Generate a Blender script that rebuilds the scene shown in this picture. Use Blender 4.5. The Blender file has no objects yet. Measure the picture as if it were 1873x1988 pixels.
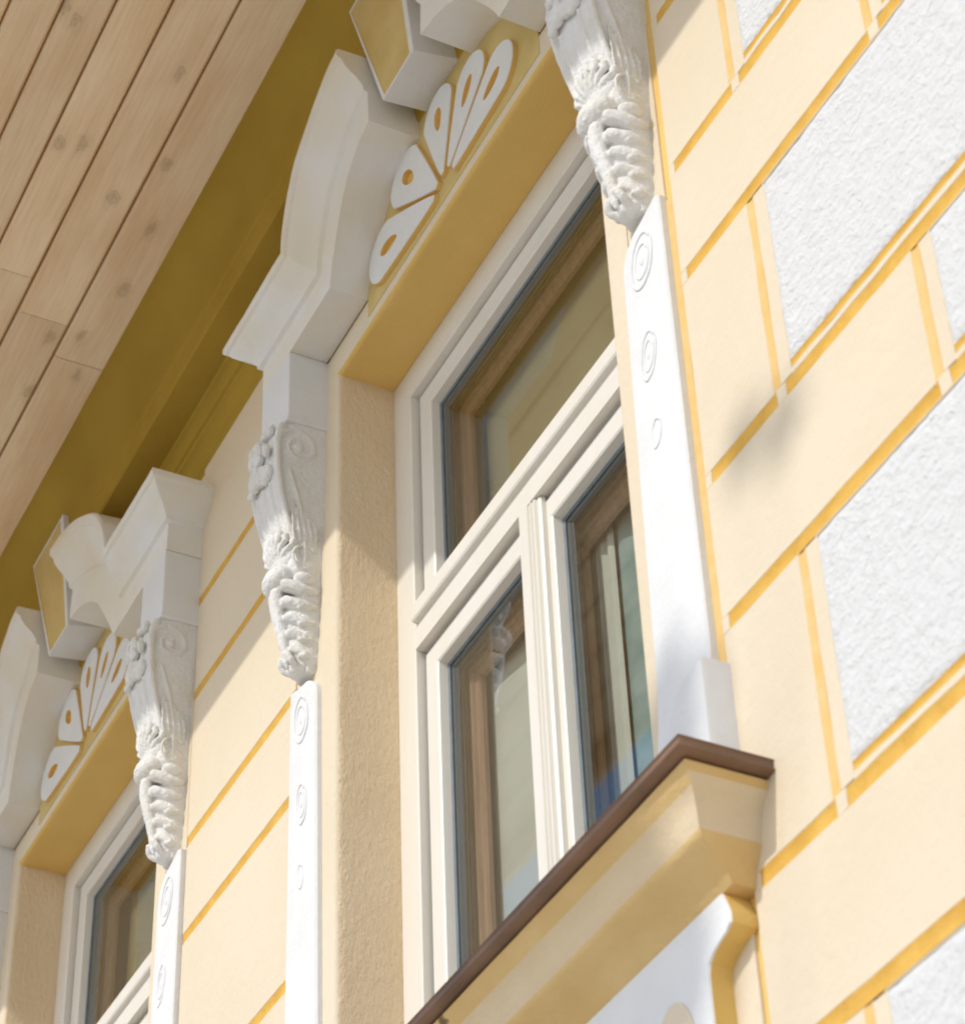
import bpy, bmesh, math, random
from mathutils import Vector, Matrix, noise
random.seed(7)
R = math.radians
S = bpy.context.scene

# ---------------------------------------------------------------- camera
cd = bpy.data.cameras.new('camera'); cam = bpy.data.objects.new('camera', cd)
S.collection.objects.link(cam); S.camera = cam
Rw = ((0.44541408, 0.89469401, -0.03359952), (-0.59111295, 0.26567898, -0.76157742), (-0.67245207, 0.35907842, 0.64720237))
rx, up, bk = Vector(Rw[0]), -Vector(Rw[1]), -Vector(Rw[2])
M = Matrix((rx, up, bk)).transposed().to_4x4(); M.translation = Vector((0, -1.6, 0))
cam.matrix_world = M
cd.sensor_fit = 'HORIZONTAL'; cd.sensor_width = 36; cd.lens = 5011.87/1873*36
cd.clip_start = 0.05; cd.clip_end = 600
cd.dof.use_dof = True; cd.dof.focus_distance = 4.75; cd.dof.aperture_fstop = 7.5

# ---------------------------------------------------------------- light
SUN = Vector((0.15, -1.0, 0.78)).normalized()
w = bpy.data.worlds.new('World'); S.world = w; w.use_nodes = True
nt = w.node_tree; bg = nt.nodes['Background']
sky = nt.nodes.new('ShaderNodeTexSky'); sky.sky_type = 'NISHITA'; sky.sun_disc = False; sky.dust_density = 1.15
sky.sun_elevation = math.asin(SUN.z); sky.sun_rotation = math.atan2(SUN.x, SUN.y)
nt.links.new(sky.outputs[0], bg.inputs[0]); bg.inputs[1].default_value = 0.15
sl = bpy.data.lights.new('sun', 'SUN'); so = bpy.data.objects.new('sun', sl); S.collection.objects.link(so)
sl.energy = 2.0; sl.angle = R(0.55); sl.color = (1.0, 0.95, 0.87)
so.rotation_euler = SUN.to_track_quat('Z', 'Y').to_euler()
S.view_settings.view_transform = 'Standard'; S.view_settings.look = 'None'
S.view_settings.exposure = 0.26; S.view_settings.gamma = 1; S.view_settings.use_curve_mapping = False
S.render.engine = 'CYCLES'
S.cycles.max_bounces = 10; S.cycles.diffuse_bounces = 6; S.cycles.glossy_bounces = 6; S.cycles.transparent_max_bounces = 12

# ---------------------------------------------------------------- materials
def mat(name, col, rough=0.7, col2=None, cscale=6, bump=0.0, bscale=60, bdist=0.002, stretch=(1, 1, 1), spec=0.3, fine=0.0, spots=None):
    m = bpy.data.materials.new(name); m.use_nodes = True
    n = m.node_tree; N = n.nodes; L = n.links; b = N['Principled BSDF']
    b.inputs['Roughness'].default_value = rough; b.inputs['Specular IOR Level'].default_value = spec
    g = N.new('ShaderNodeNewGeometry'); mp = N.new('ShaderNodeMapping'); L.new(g.outputs['Position'], mp.inputs['Vector'])
    mp.inputs['Scale'].default_value = stretch
    if col2:
        t = N.new('ShaderNodeTexNoise'); t.inputs['Scale'].default_value = cscale; t.inputs['Detail'].default_value = 6
        L.new(mp.outputs[0], t.inputs['Vector'])
        r = N.new('ShaderNodeValToRGB'); r.color_ramp.elements[0].position = 0.34; r.color_ramp.elements[1].position = 0.68
        r.color_ramp.elements[0].color = (*col2, 1); r.color_ramp.elements[1].color = (*col, 1)
        L.new(t.outputs['Fac'], r.inputs[0]); out = r.outputs[0]
        if spots:
            v = N.new('ShaderNodeTexNoise'); v.inputs['Scale'].default_value = spots[1]; v.inputs['Detail'].default_value = 3
            L.new(mp.outputs[0], v.inputs['Vector'])
            rr = N.new('ShaderNodeValToRGB'); rr.color_ramp.elements[0].position = spots[2]; rr.color_ramp.elements[1].position = spots[2]+0.03
            L.new(v.outputs['Fac'], rr.inputs[0])
            mx = N.new('ShaderNodeMix'); mx.data_type = 'RGBA'; mx.inputs[7].default_value = (*spots[0], 1)
            L.new(out, mx.inputs[6]); L.new(rr.outputs[0], mx.inputs[0]); out = mx.outputs[2]
        L.new(out, b.inputs['Base Color'])
    else: b.inputs['Base Color'].default_value = (*col, 1)
    if bump:
        t = N.new('ShaderNodeTexNoise'); t.inputs['Scale'].default_value = bscale; t.inputs['Detail'].default_value = 8; t.inputs['Roughness'].default_value = 0.6
        L.new(mp.outputs[0], t.inputs['Vector'])
        bp = N.new('ShaderNodeBump'); bp.inputs['Strength'].default_value = bump; bp.inputs['Distance'].default_value = bdist
        L.new(t.outputs['Fac'], bp.inputs['Height']); L.new(bp.outputs[0], b.inputs['Normal'])
    return m
CREAM = mat('cream plaster', (.735, .643, .50), .8, (.70, .605, .455), 2.6, .6, 34, .004, spec=.15)
REVEAL = mat('trowelled reveal plaster', (.80, .65, .45), .85, (.76, .60, .40), 6, .8, 95, .008, (1, 1, .55), spec=.1)
OCHRE = mat('ochre paint', (.78, .545, .19), .8, (.74, .50, .155), 5, .5, 120, .003, spec=.12)
OCHRESHADE = mat('ochre cornice paint with shade', (.43, .29, .048), .8, (.38, .25, .038), 4, .35, 50, .003, spec=.12)  # ochre paint again, with the cornice's shade put into a darker colour
SILL = mat('sill plaster', (.73, .61, .43), .8, (.68, .55, .36), 5, .6, 60, .004, spec=.12, spots=((.55, .40, .24), 9, .72))
WHITE = mat('white lime paint', (.755, .77, .785), .7, (.72, .73, .735), 9, .5, 70, .003, spec=.2)
STUCCO = mat('carved white plaster', (.79, .795, .80), .65, (.74, .73, .69), 18, .8, 150, .004, spec=.25)
ROUGH = mat('white roughcast', (.765, .775, .785), .9, (.72, .73, .735), 30, 1.0, 85, .008, spec=.05)
HOODW = mat('hand painted white plaster', (.78, .785, .785), .7, (.75, .70, .58), 6, .6, 26, .004, (1, 1, .6), spec=.15)
FRAME = mat('white window paint', (.77, .74, .68), .38, (.74, .71, .64), 12, .25, 30, .0008, (1, 1, .2), spec=.4)
GASKET = mat('dark rubber gasket', (.03, .032, .03), .5)
SPACER = mat('grey glazing edge', (.17, .21, .24), .35, (.13, .16, .19), 30, spec=.5)
BROWN = mat('brown wooden inner frame', (.36, .22, .15), .5, (.27, .155, .10), 14, .3, 40, .001, (6, 6, .5))
JOINT = mat('ochre joint paint', (.72, .445, .105), .8, (.62, .36, .075), 22, .5, 120, .003, spec=.12)
LITJOINT = mat('ochre joint paint with light', (.74, .53, .25), .8, (.72, .48, .18), 30, .4, 90, .002, spec=.1)  # joint paint made paler; the light in the upright channels put into colour
OLIVE = mat('weathered olive ochre paint', (.66, .52, .24), .8, (.58, .44, .17), 9, .5, 70, .003, spec=.1)
METAL = mat('brown sheet metal', (.25, .145, .09), .5, (.15, .09, .055), 9, .35, 12, .003, spec=.5, spots=((.30, .11, .05), 60, .69))
GROUND = mat('pale street paving', (.58, .54, .48), .9, (.52, .48, .42), 1.2, .3, 20, .01)
CURTAIN = mat('white sheer curtain', (.50, .50, .45), .9, (.44, .43, .38), 4)
TEAL = mat('grey green curtain', (.28, .34, .34), .9, (.15, .23, .21), 12)
DARK = mat('dim room plaster', (.20, .17, .13), .9)
GROOVE = mat('board groove', (.52, .30, .13), .8)
DULL = mat('dull ochre sill paint', (.72, .53, .26), .8, (.66, .46, .20), 7, .6, 60, .004, spec=.1, spots=((.20, .14, .07), 16, .735))

def wood():
    m = bpy.data.materials.new('stained spruce boards'); m.use_nodes = True
    n = m.node_tree; N = n.nodes; L = n.links; b = N['Principled BSDF']; b.inputs['Roughness'].default_value = .6; b.inputs['Specular IOR Level'].default_value = .2
    tc = N.new('ShaderNodeTexCoord'); oi = N.new('ShaderNodeObjectInfo')
    mp = N.new('ShaderNodeMapping'); L.new(tc.outputs['Object'], mp.inputs['Vector'])
    cb = N.new('ShaderNodeCombineXYZ'); ml = N.new('ShaderNodeMath'); ml.operation = 'MULTIPLY'; ml.inputs[1].default_value = 37
    L.new(oi.outputs['Random'], ml.inputs[0]); L.new(ml.outputs[0], cb.inputs[0]); L.new(ml.outputs[0], cb.inputs[2]); L.new(cb.outputs[0], mp.inputs['Location'])
    def noi(sc, scale, det=5, dist=0):
        q = N.new('ShaderNodeMapping'); q.inputs['Scale'].default_value = sc; L.new(mp.outputs[0], q.inputs['Vector'])
        t = N.new('ShaderNodeTexNoise'); t.inputs['Scale'].default_value = scale; t.inputs['Detail'].default_value = det; t.inputs['Distortion'].default_value = dist
        L.new(q.outputs[0], t.inputs['Vector']); return t.outputs['Fac']
    grain = noi((.7, 14, 14), 9, 6, .6); blot = noi((1.3, 5, 5), 1.8, 3)
    r = N.new('ShaderNodeValToRGB'); e = r.color_ramp.elements
    e[0].position = .30; e[0].color = (.74, .56, .36, 1); e[1].position = .72; e[1].color = (.86, .73, .54, 1)
    L.new(blot, r.inputs[0])
    gr = N.new('ShaderNodeValToRGB'); gr.color_ramp.elements[0].position = .35; gr.color_ramp.elements[0].color = (.94, .90, .86, 1); gr.color_ramp.elements[1].position = .6; gr.color_ramp.elements[1].color = (1, 1, 1, 1)
    L.new(grain, gr.inputs[0])
    mx = N.new('ShaderNodeMix'); mx.data_type = 'RGBA'; mx.blend_type = 'MULTIPLY'; mx.inputs[0].default_value = 1
    L.new(r.outputs[0], mx.inputs[6]); L.new(gr.outputs[0], mx.inputs[7])
    # knots: sparse voronoi cells with rings
    q = N.new('ShaderNodeMapping'); q.inputs['Scale'].default_value = (4.6, 9.5, 0.0); L.new(mp.outputs[0], q.inputs['Vector'])
    wn = N.new('ShaderNodeTexNoise'); wn.inputs['Scale'].default_value = 6; L.new(q.outputs[0], wn.inputs['Vector'])
    ad = N.new('ShaderNodeVectorMath'); ad.operation = 'MULTIPLY_ADD'; ad.inputs[1].default_value = (.25, .25, .25)
    L.new(wn.outputs['Color'], ad.inputs[0]); L.new(q.outputs[0], ad.inputs[2])
    v = N.new('ShaderNodeTexVoronoi'); v.voronoi_dimensions = '2D'; v.inputs['Scale'].default_value = 1.0; v.inputs['Randomness'].default_value = .9; L.new(ad.outputs[0], v.inputs['Vector'])
    kr = N.new('ShaderNodeValToRGB'); ke = kr.color_ramp.elements; ke[0].position = .03; ke[0].color = (.9, .9, .9, 1); ke[1].position = .24; ke[1].color = (0, 0, 0, 1)
    k2 = ke.new(.07); k2.color = (.55, .55, .55, 1); k3 = ke.new(.09); k3.color = (.85, .85, .85, 1); k4 = ke.new(.12); k4.color = (.25, .25, .25, 1)
    L.new(v.outputs['Distance'], kr.inputs[0])
    sel = N.new('ShaderNodeSeparateColor'); L.new(v.outputs['Color'], sel.inputs[0])
    gt = N.new('ShaderNodeMath'); gt.operation = 'GREATER_THAN'; gt.inputs[1].default_value = .80; L.new(sel.outputs[0], gt.inputs[0])
    km = N.new('ShaderNodeMath'); km.operation = 'MULTIPLY'; L.new(kr.outputs[0], km.inputs[0]); L.new(gt.outputs[0], km.inputs[1])
    k5 = N.new('ShaderNodeMath'); k5.operation = 'MULTIPLY'; k5.inputs[1].default_value = .48; L.new(km.outputs[0], k5.inputs[0])
    mk = N.new('ShaderNodeMix'); mk.data_type = 'RGBA'; mk.inputs[7].default_value = (.26, .17, .10, 1)
    L.new(k5.outputs[0], mk.inputs[0]); L.new(mx.outputs[2], mk.inputs[6])
    # per-board tone
    hv = N.new('ShaderNodeHueSaturation'); mr = N.new('ShaderNodeMapRange'); mr.inputs[3].default_value = .93; mr.inputs[4].default_value = 1.05
    L.new(oi.outputs['Random'], mr.inputs[0]); L.new(mr.outputs[0], hv.inputs['Value']); L.new(mk.outputs[2], hv.inputs['Color'])
    L.new(hv.outputs[0], b.inputs['Base Color'])
    bp = N.new('ShaderNodeBump'); bp.inputs['Strength'].default_value = .25; bp.inputs['Distance'].default_value = .002; L.new(grain, bp.inputs['Height']); L.new(bp.outputs[0], b.inputs['Normal'])
    return m
WOOD = wood()

def glassmat():
    m = bpy.data.materials.new('window glass'); m.use_nodes = True
    n = m.node_tree; N = n.nodes; L = n.links; N.clear()
    o = N.new('ShaderNodeOutputMaterial'); mx = N.new('ShaderNodeMixShader'); f0 = N.new('ShaderNodeLayerWeight'); f0.inputs['Blend'].default_value = .5
    f1 = N.new('ShaderNodeMath'); f1.operation = 'POWER'; f1.inputs[1].default_value = 3.0; L.new(f0.outputs['Facing'], f1.inputs[0])
    f = N.new('ShaderNodeMath'); f.operation = 'MULTIPLY_ADD'; f.inputs[1].default_value = .74; f.inputs[2].default_value = .06; f.use_clamp = True; L.new(f1.outputs[0], f.inputs[0])
    g = N.new('ShaderNodeBsdfGlossy'); g.inputs['Roughness'].default_value = .03; g.inputs['Color'].default_value = (.92, .95, .94, 1)
    t = N.new('ShaderNodeBsdfTransparent'); t.inputs['Color'].default_value = (.90, .94, .92, 1)
    ns = N.new('ShaderNodeTexNoise'); ns.inputs['Scale'].default_value = 4; bp = N.new('ShaderNodeBump'); bp.inputs['Strength'].default_value = .012; bp.inputs['Distance'].default_value = .002
    L.new(ns.outputs['Fac'], bp.inputs['Height']); L.new(bp.outputs[0], g.inputs['Normal'])
    L.new(f.outputs[0], mx.inputs[0]); L.new(t.outputs[0], mx.inputs[1]); L.new(g.outputs[0], mx.inputs[2]); L.new(mx.outputs[0], o.inputs[0])
    return m
GLASS = glassmat()

# ---------------------------------------------------------------- mesh helpers
class MB:
    def __init__(s): s.v = []; s.f = []; s.m = []
    def add(s, vs, fs, mi=0):
        o = len(s.v); s.v += [tuple(p) for p in vs]
        for k, f in enumerate(fs):
            s.f.append([i+o for i in f]); s.m.append(mi[k] if isinstance(mi, list) else mi)
    def box(s, a, b, mi=0):
        x0, y0, z0 = a; x1, y1, z1 = b
        s.add([(x0,y0,z0),(x1,y0,z0),(x1,y1,z0),(x0,y1,z0),(x0,y0,z1),(x1,y0,z1),(x1,y1,z1),(x0,y1,z1)],
              [(0,3,2,1),(4,5,6,7),(0,1,5,4),(1,2,6,5),(2,3,7,6),(3,0,4,7)], mi)
    def grid(s, rows, mi=0, closed=False, cap=False):
        n = len(rows[0]); o = len(s.v)
        for r in rows: s.v += [tuple(p) for p in r]
        for i in range(len(rows)-1):
            for j in range(n if closed else n-1):
                k = (j+1) % n
                s.f.append([o+i*n+j, o+i*n+k, o+(i+1)*n+k, o+(i+1)*n+j]); s.m.append(mi(i, j) if callable(mi) else mi)
        if cap:
            s.f.append([o+j for j in range(n)][::-1]); s.m.append(0 if callable(mi) else mi)
            s.f.append([o+(len(rows)-1)*n+j for j in range(n)]); s.m.append(0 if callable(mi) else mi)
    def mesh(s, name, mats, smooth=None):
        me = bpy.data.meshes.new(name); me.from_pydata(s.v, [], s.f); me.update()
        for m in (mats if isinstance(mats, (list, tuple)) else [mats]): me.materials.append(m)
        me.polygons.foreach_set('material_index', s.m)
        b = bmesh.new(); b.from_mesh(me); bmesh.ops.recalc_face_normals(b, faces=b.faces); b.to_mesh(me); b.free()
        if smooth is not None:
            me.polygons.foreach_set('use_smooth', [True]*len(me.polygons))
            try: me.set_sharp_from_angle(angle=R(smooth))
            except Exception: pass
        return me
    def build(s, name, mats, parent=None, smooth=None, bevel=0, loc=None):
        o = bpy.data.objects.new(name, s.mesh(name, mats, smooth)); S.collection.objects.link(o)
        if parent: o.parent = parent
        if loc: o.location = loc
        if bevel:
            md = o.modifiers.new('bevel', 'BEVEL'); md.width = bevel; md.segments = 2; md.limit_method = 'ANGLE'; md.angle_limit = R(35)
            o.data.polygons.foreach_set('use_smooth', [True]*len(o.data.polygons))
            try: o.data.set_sharp_from_angle(angle=R(30))
            except Exception: pass
            wn = o.modifiers.new('wn', 'WEIGHTED_NORMAL'); wn.keep_sharp = False
        return o
def tag(o, label=None, cat=None, group=None, kind=None):
    for k, v in (('label', label), ('category', cat), ('group', group), ('kind', kind)):
        if v: o[k] = v
def nz(*a, s=1.0): return noise.noise(Vector(a)*s)

# ---------------------------------------------------------------- the house: one thing, everything fixed to it is a part
house = bpy.data.objects.new('house', None); S.collection.objects.link(house)
house.location = (0, 0, -1.65)
tag(house, 'cream and ochre plastered house front with white carved window surrounds and timber eaves', 'house')
def relink(o): pass
HZ = 1.65     # house origin is at ground level; children are given in camera-height coordinates
def part(mb, name, mats, parent=None, **k):
    o = mb.build(name, mats, None, **k)
    o.parent = parent or house
    if parent is None: o.location.z += HZ
    return o
C1 = -3.073; PER = 2.067; CX = [C1, C1-PER]

# ground
g = MB(); n = 24
rows = [[(-300+600*i/n, -420+840*j/n, -1.65+0.0) for i in range(n+1)] for j in range(n+1)]
g.grid(rows); go = g.build('ground', GROUND); tag(go, kind='structure')

# base wall with openings
HEAD = 3.745; SILLZ = 1.88
wb = MB(); Y0, Y1 = .0055, .46
xs = [-11.0]
for c in sorted(CX): xs += [c-.56, c+.56]
xs += [2.5]
for i in range(0, len(xs), 2): wb.box((xs[i], Y0, -1.65), (xs[i+1], Y1, 4.6))
for c in CX:
    wb.box((c-.56, Y0, -1.65), (c+.56, Y1, SILLZ-.03)); wb.box((c-.56, Y0, HEAD+.02), (c+.56, Y1, 4.6))
wall = part(wb, 'wall', OCHRE)

def jit_slab(x0, x1, z0, z1, yf, yb, amp=.0011, step=.05, seed=0):
    """plaster slab with hand-cut, slightly wavy edges"""
    mb = MB(); P = []
    def edge(a, b, c, d):
        L = math.hypot(c-a, d-b); n = max(2, int(L/step))
        for i in range(n):
            t = i/n; x = a+(c-a)*t; z = b+(d-b)*t
            k = amp if 0 < i else amp*.5
            P.append((x+k*nz(x*23+seed, z*23, 1.3)*1.6, z+k*nz(x*23, z*23+seed, 7.7)*1.6))
    edge(x0, z0, x1, z0); edge(x1, z0, x1, z1); edge(x1, z1, x0, z1); edge(x0, z1, x0, z0)
    b = .0012; cx = (x0+x1)/2; cz = (z0+z1)/2
    def ins(p, k):
        x, z = p
        return (x+max(-k, min(k, (cx-x))), z+max(-k, min(k, (cz-z))))
    r0 = [(x, yb, z) for x, z in P]; r1 = [(x, yf+b, z) for x, z in P]; r2 = [(ins(p, b)[0], yf, ins(p, b)[1]) for p in P]
    mb.grid([r0, r1, r2], closed=True)
    mb.f.append([len(mb.v)-len(P)+j for j in range(len(P))]); mb.m.append(0)
    return mb
def block(x0, x1, z0, z1, name='plaster_block', yf=0.0, **k):
    return part(jit_slab(x0, x1, z0, z1, yf, Y0+.001, seed=x0*3+z0*5, **k), name, CREAM, wall_part)
wall_part = wall
# sub-parts of the wall are given relative to the wall object (same local frame)
def rough_panel(x0, x1, z0, z1):
    mb = MB(); nx = int((x1-x0)/.006); nzz = int((z1-z0)/.006)
    rows = []
    for j in range(nzz+1):
        row = []
        for i in range(nx+1):
            x = x0+(x1-x0)*i/nx; z = z0+(z1-z0)*j/nzz
            e = min(i, nx-i, j, nzz-j)
            if e == 0: row.append((x+nz(z*40, 3, x0)*.003*(0 < j < nzz), .003, z+nz(x*40, 5, z0)*.003*(0 < i < nx)))
            else:
                h = .0013*nz(x*60, z*60, 1)+.0011*nz(x*130, z*130, 4)+.0016*abs(nz(x*26, z*26, 9))+.0030*max(0, nz(x*48, z*48, 12)-.25)-.0045*max(0, nz(x*75, z*75, 15)-.38)
                row.append((x, -.0012-h-(.0 if e > 1 else -.002), z))
        rows.append(row)
    mb.grid(rows)
    return part(mb, 'roughcast_panel', ROUGH, wall_part, smooth=60)

G = .0126        # half groove width
small = [(1.735, 2.148), (2.408, 2.822), (3.062, 3.430), (1.068, 1.478-.001), (.40, .811)]
longr = [(1.478, 1.735), (2.148, 2.408), (2.822, 3.062), (3.430, 3.697), (.811, 1.068)]
XE = 1.2
PL, PR = -2.316, -.25
def joint(x0, x1, z0, z1, m):
    """round-bottomed painted joint channel between the plaster blocks"""
    mb = MB(); hor = (x1-x0) > (z1-z0); L = (x1-x0) if hor else (z1-z0); n = max(3, int(L/.03)); W = (z1-z0) if hor else (x1-x0)
    rows = []
    for i in range(n+1):
        t = i/n; a = lerp(x0, x1, t) if hor else lerp(z0, z1, t); rr = []
        for k in range(9):
            v = -1+k/4; y = .0004+.0022*(1-v*v)+.0004*nz(a*30, k*.7, x0+z0); c_ = ((z0+z1)/2 if hor else (x0+x1)/2)+v*(W/2+.0012)
            rr.append((a, y, c_) if hor else (c_, y, a))
        rows.append(rr)
    mb.grid(rows); return part(mb, 'joint', m, wall_part, smooth=60)
def lerp(a, b, t): return a+(b-a)*t
joint(-2.336, PL, 1.9, 3.02, LITJOINT)
for (lo, hi) in small+longr:
    joint(PL+.014, PR, lo-G, lo+G, JOINT)
    block(PL-.001, PL+.016, lo-G-.001, lo+G+.001, 'plaster_margin', step=.01)
for (lo, hi) in small:
    xg = -2.126
    joint(xg, xg+.018, lo+G-.003, hi-G+.003, LITJOINT); joint(xg+.03, PR, lo+.025, lo+.038, JOINT)
    block(PL, xg, lo+G, hi-G)
    block(xg+.018, -2.079, lo+G+.003, hi-G-.003, 'plaster_margin')
    block(-2.080, PR, lo+G, lo+.025, 'plaster_margin', amp=.0018)
    rough_panel(-2.083, PR, lo+.036, hi-.0155)
    block(-2.0835, PR, hi-.016, hi-G, 'plaster_margin')
    block(-2.122, -2.098, lo-G-.001, lo+G+.004, 'plaster_margin', step=.006, amp=.002)
for (lo, hi) in longr:
    xg = -1.796
    joint(xg, xg+.018, lo+G-.003, hi-G+.003, LITJOINT); joint(xg+.03, PR, lo+.025, lo+.038, JOINT)
    block(PL, xg, lo+G, hi-G)
    block(xg+.018, -1.752, lo+G+.003, hi-G-.003, 'plaster_margin')
    block(-1.753, PR, lo+G, lo+.025, 'plaster_margin', amp=.0018)
    rough_panel(-1.756, PR, lo+.036, hi-.0155)
    block(-1.7565, PR, hi-.016, hi-G, 'plaster_margin')
    block(-1.792, -1.768, lo-G-.001, lo+G+.004, 'plaster_margin', step=.006, amp=.002)
block(PL, PR, 3.697+G, 4.12)
block(PR+.001, 2.5, -1.2, 4.12)
# piers between / left of the windows
for c in (C1, C1-PER):
    a, b = c-PER+.742, c-.742
    zz = [-.2, .40, .811, 1.068, 1.478, 1.735, 2.145, 2.402, 2.806, 3.045, 3.430, 3.697, 4.12]
    for lo, hi in zip(zz, zz[1:]): block(a, b, lo+.0125, hi-.0125); joint(a, b, lo-.0130, lo+.0130, JOINT)
# below the windows
for c in CX: block(c-.742, c+.742, .3, 1.7, 'plaster_block')
# strips behind the pilasters, and the wall under the hood
for c in CX:
    for s in (-1, 1):
        x0, x1 = sorted((c+s*.618, c+s*.742-(.006 if s > 0 else -.006)))
        block(x0+.0005, x1, 1.72, 3.82, 'plaster_margin', yf=.0006)
    block(c-.741, c+.741, 3.835, 4.12, 'plaster_block', yf=.0009)

# ---------------------------------------------------------------- eaves: cornice, soffit boards
cx0, cx1 = -9.5, 1.5
prof = [(0.004,4.04),(0,4.104),(-.006,4.112),(-.008,4.128),(-.013,4.145),(-.022,4.157),(-.030,4.162),(-.031,4.176),(-.027,4.180),(-.027,4.186),(-.034,4.190),(-.036,4.205),(-.036,4.262),(-.040,4.268),(-.112,4.272),(-.117,4.276),(-.118,4.338),(-.124,4.346)]
for k in range(1, 11):
    a = k/10*math.pi/2; prof.append((-.124-.100*(1-math.cos(a)), 4.346+.154*math.sin(a)))
cb = MB(); N_ = 90; rows = []
for i in range(N_+1):
    x = cx0+(cx1-cx0)*i/N_
    r = [(x, y+.0022*nz(x*2.2, z*9, 1)*(k > 1), z+.0022*nz(x*2.2, z*9, 5)*(1 < k < len(prof)-1)) for k, (y, z) in enumerate(prof)]
    r.append((x, .3, 4.52)); r.append((x, .3, 4.04)); rows.append(r)
cb.grid(rows, closed=True, cap=True)
part(cb, 'cornice', OCHRESHADE, smooth=28)
sb = MB(); sb.box((cx0, -1.36, 4.5155), (cx1, -.20, 4.56))
soffit = part(sb, 'eaves_soffit', GROOVE)
ys = [-.215, -.349, -.481, -.592, -.696, -.80, -.905, -1.02, -1.135, -1.24, -1.355]
joint = {0: [-4.575, -2.2, -7.1], 1: [-4.46, -1.4, -6.9], 2: [-4.34, -2.0, -6.4], 3: [-5.0, -1.2], 4: [-4.1, -1.9, -6.6], 5: [-5.6, -2.3]}
for k in range(len(ys)-1):
    yb, yf = ys[k]-.0030*(k > 0), ys[k+1]+.0030
    cuts = sorted([cx0, cx1]+joint.get(k, [-6+.3*k, -2.8-.2*k]))
    for a, b in zip(cuts, cuts[1:]):
        mb = MB(); L = b-a-.002; W = yb-yf; T = .016; bv = .005
        rows = []
        n = max(2, int(L/.25))
        for i in range(n+1):
            x = a+.001+L*i/n
            def q(y, z, s): return (x-(a+b)/2, y+.0009*nz(x*3, s, k), z)
            cy = (yb+yf)/2
            rows.append([q(-W/2, T, 1), q(-W/2, bv, 1), q(-W/2+bv, 0, 1), q(W/2-bv, 0, 2), q(W/2, bv, 2), q(W/2, T, 2)])
        mb.grid(rows, closed=True, cap=True)
        o = part(mb, 'board', WOOD, soffit, loc=((a+b)/2, (yb+yf)/2, 4.499+random.uniform(-.0008, .0008)))
fb = MB(); fb.box((cx0, -1.388, 4.405), (cx1, -1.360, 4.62)); part(fb, 'fascia_board', WOOD, bevel=.004)
rf = MB(); rf.add([(cx0,-1.42,4.60),(cx1,-1.42,4.60),(cx1,3.5,7.2),(cx0,3.5,7.2),(cx0,-1.42,4.63),(cx1,-1.42,4.63),(cx1,3.5,7.23),(cx0,3.5,7.23)], [(0,1,2,3),(4,5,6,7),(0,1,5,4),(2,3,7,6),(1,2,6,5),(3,0,4,7)])
part(rf, 'roof', mat('brown roof tiles', (.22, .10, .06), .8))
gt_ = MB(); pr = [(-1.395+.062*0, 4.60)]
pr = [(-1.465+.062*math.cos(a), 4.612+.062*math.sin(a)) for a in [math.pi+math.pi*k/12 for k in range(13)]]
pr += [(-1.465+.058*math.cos(a), 4.612+.058*math.sin(a)) for a in [2*math.pi-math.pi*k/12 for k in range(13)]]
gt_.grid([[(cx0, y, z) for y, z in pr], [(cx1, y, z) for y, z in pr]], closed=True, cap=True)
part(gt_, 'sky_block_gutter', METAL, smooth=40)  # unseen gutter added to hide blue sky from the pane reflections
# closed room volume behind the facade
rm = MB()
rm.box((-11, 3.4, -1.65), (2.5, 3.5, 7)); rm.box((-11.1, .46, -1.65), (-11, 3.5, 7)); rm.box((2.5, .007, -1.65), (2.6, 3.5, 7)); rm.box((-11, .46, 4.3), (2.5, 3.4, 4.4)); rm.box((-11, .46, 1.0), (2.5, 3.4, 1.1))
rm.box((-4.25, .46, 1.1), (-4.1, 3.4, 4.3))
part(rm, 'inner_wall', DARK)

# ---------------------------------------------------------------- helpers for the window dressing
def lerp(a, b, t): return a+(b-a)*t
def frame_sweep(mb, u0, u1, z0, z1, pr, mi=0, y0=0):
    """closed mitred sweep of profile (inset, y) round a rectangle"""
    cor = [(u0, z0, 1, 1), (u1, z0, -1, 1), (u1, z1, -1, -1), (u0, z1, 1, -1)]
    rows = [[(u+sx*i_, y, z+sz*i_) for (i_, y) in pr] for (u, z, sx, sz) in cor]
    rows.append(rows[0]); mb.grid(rows, mi)

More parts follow.
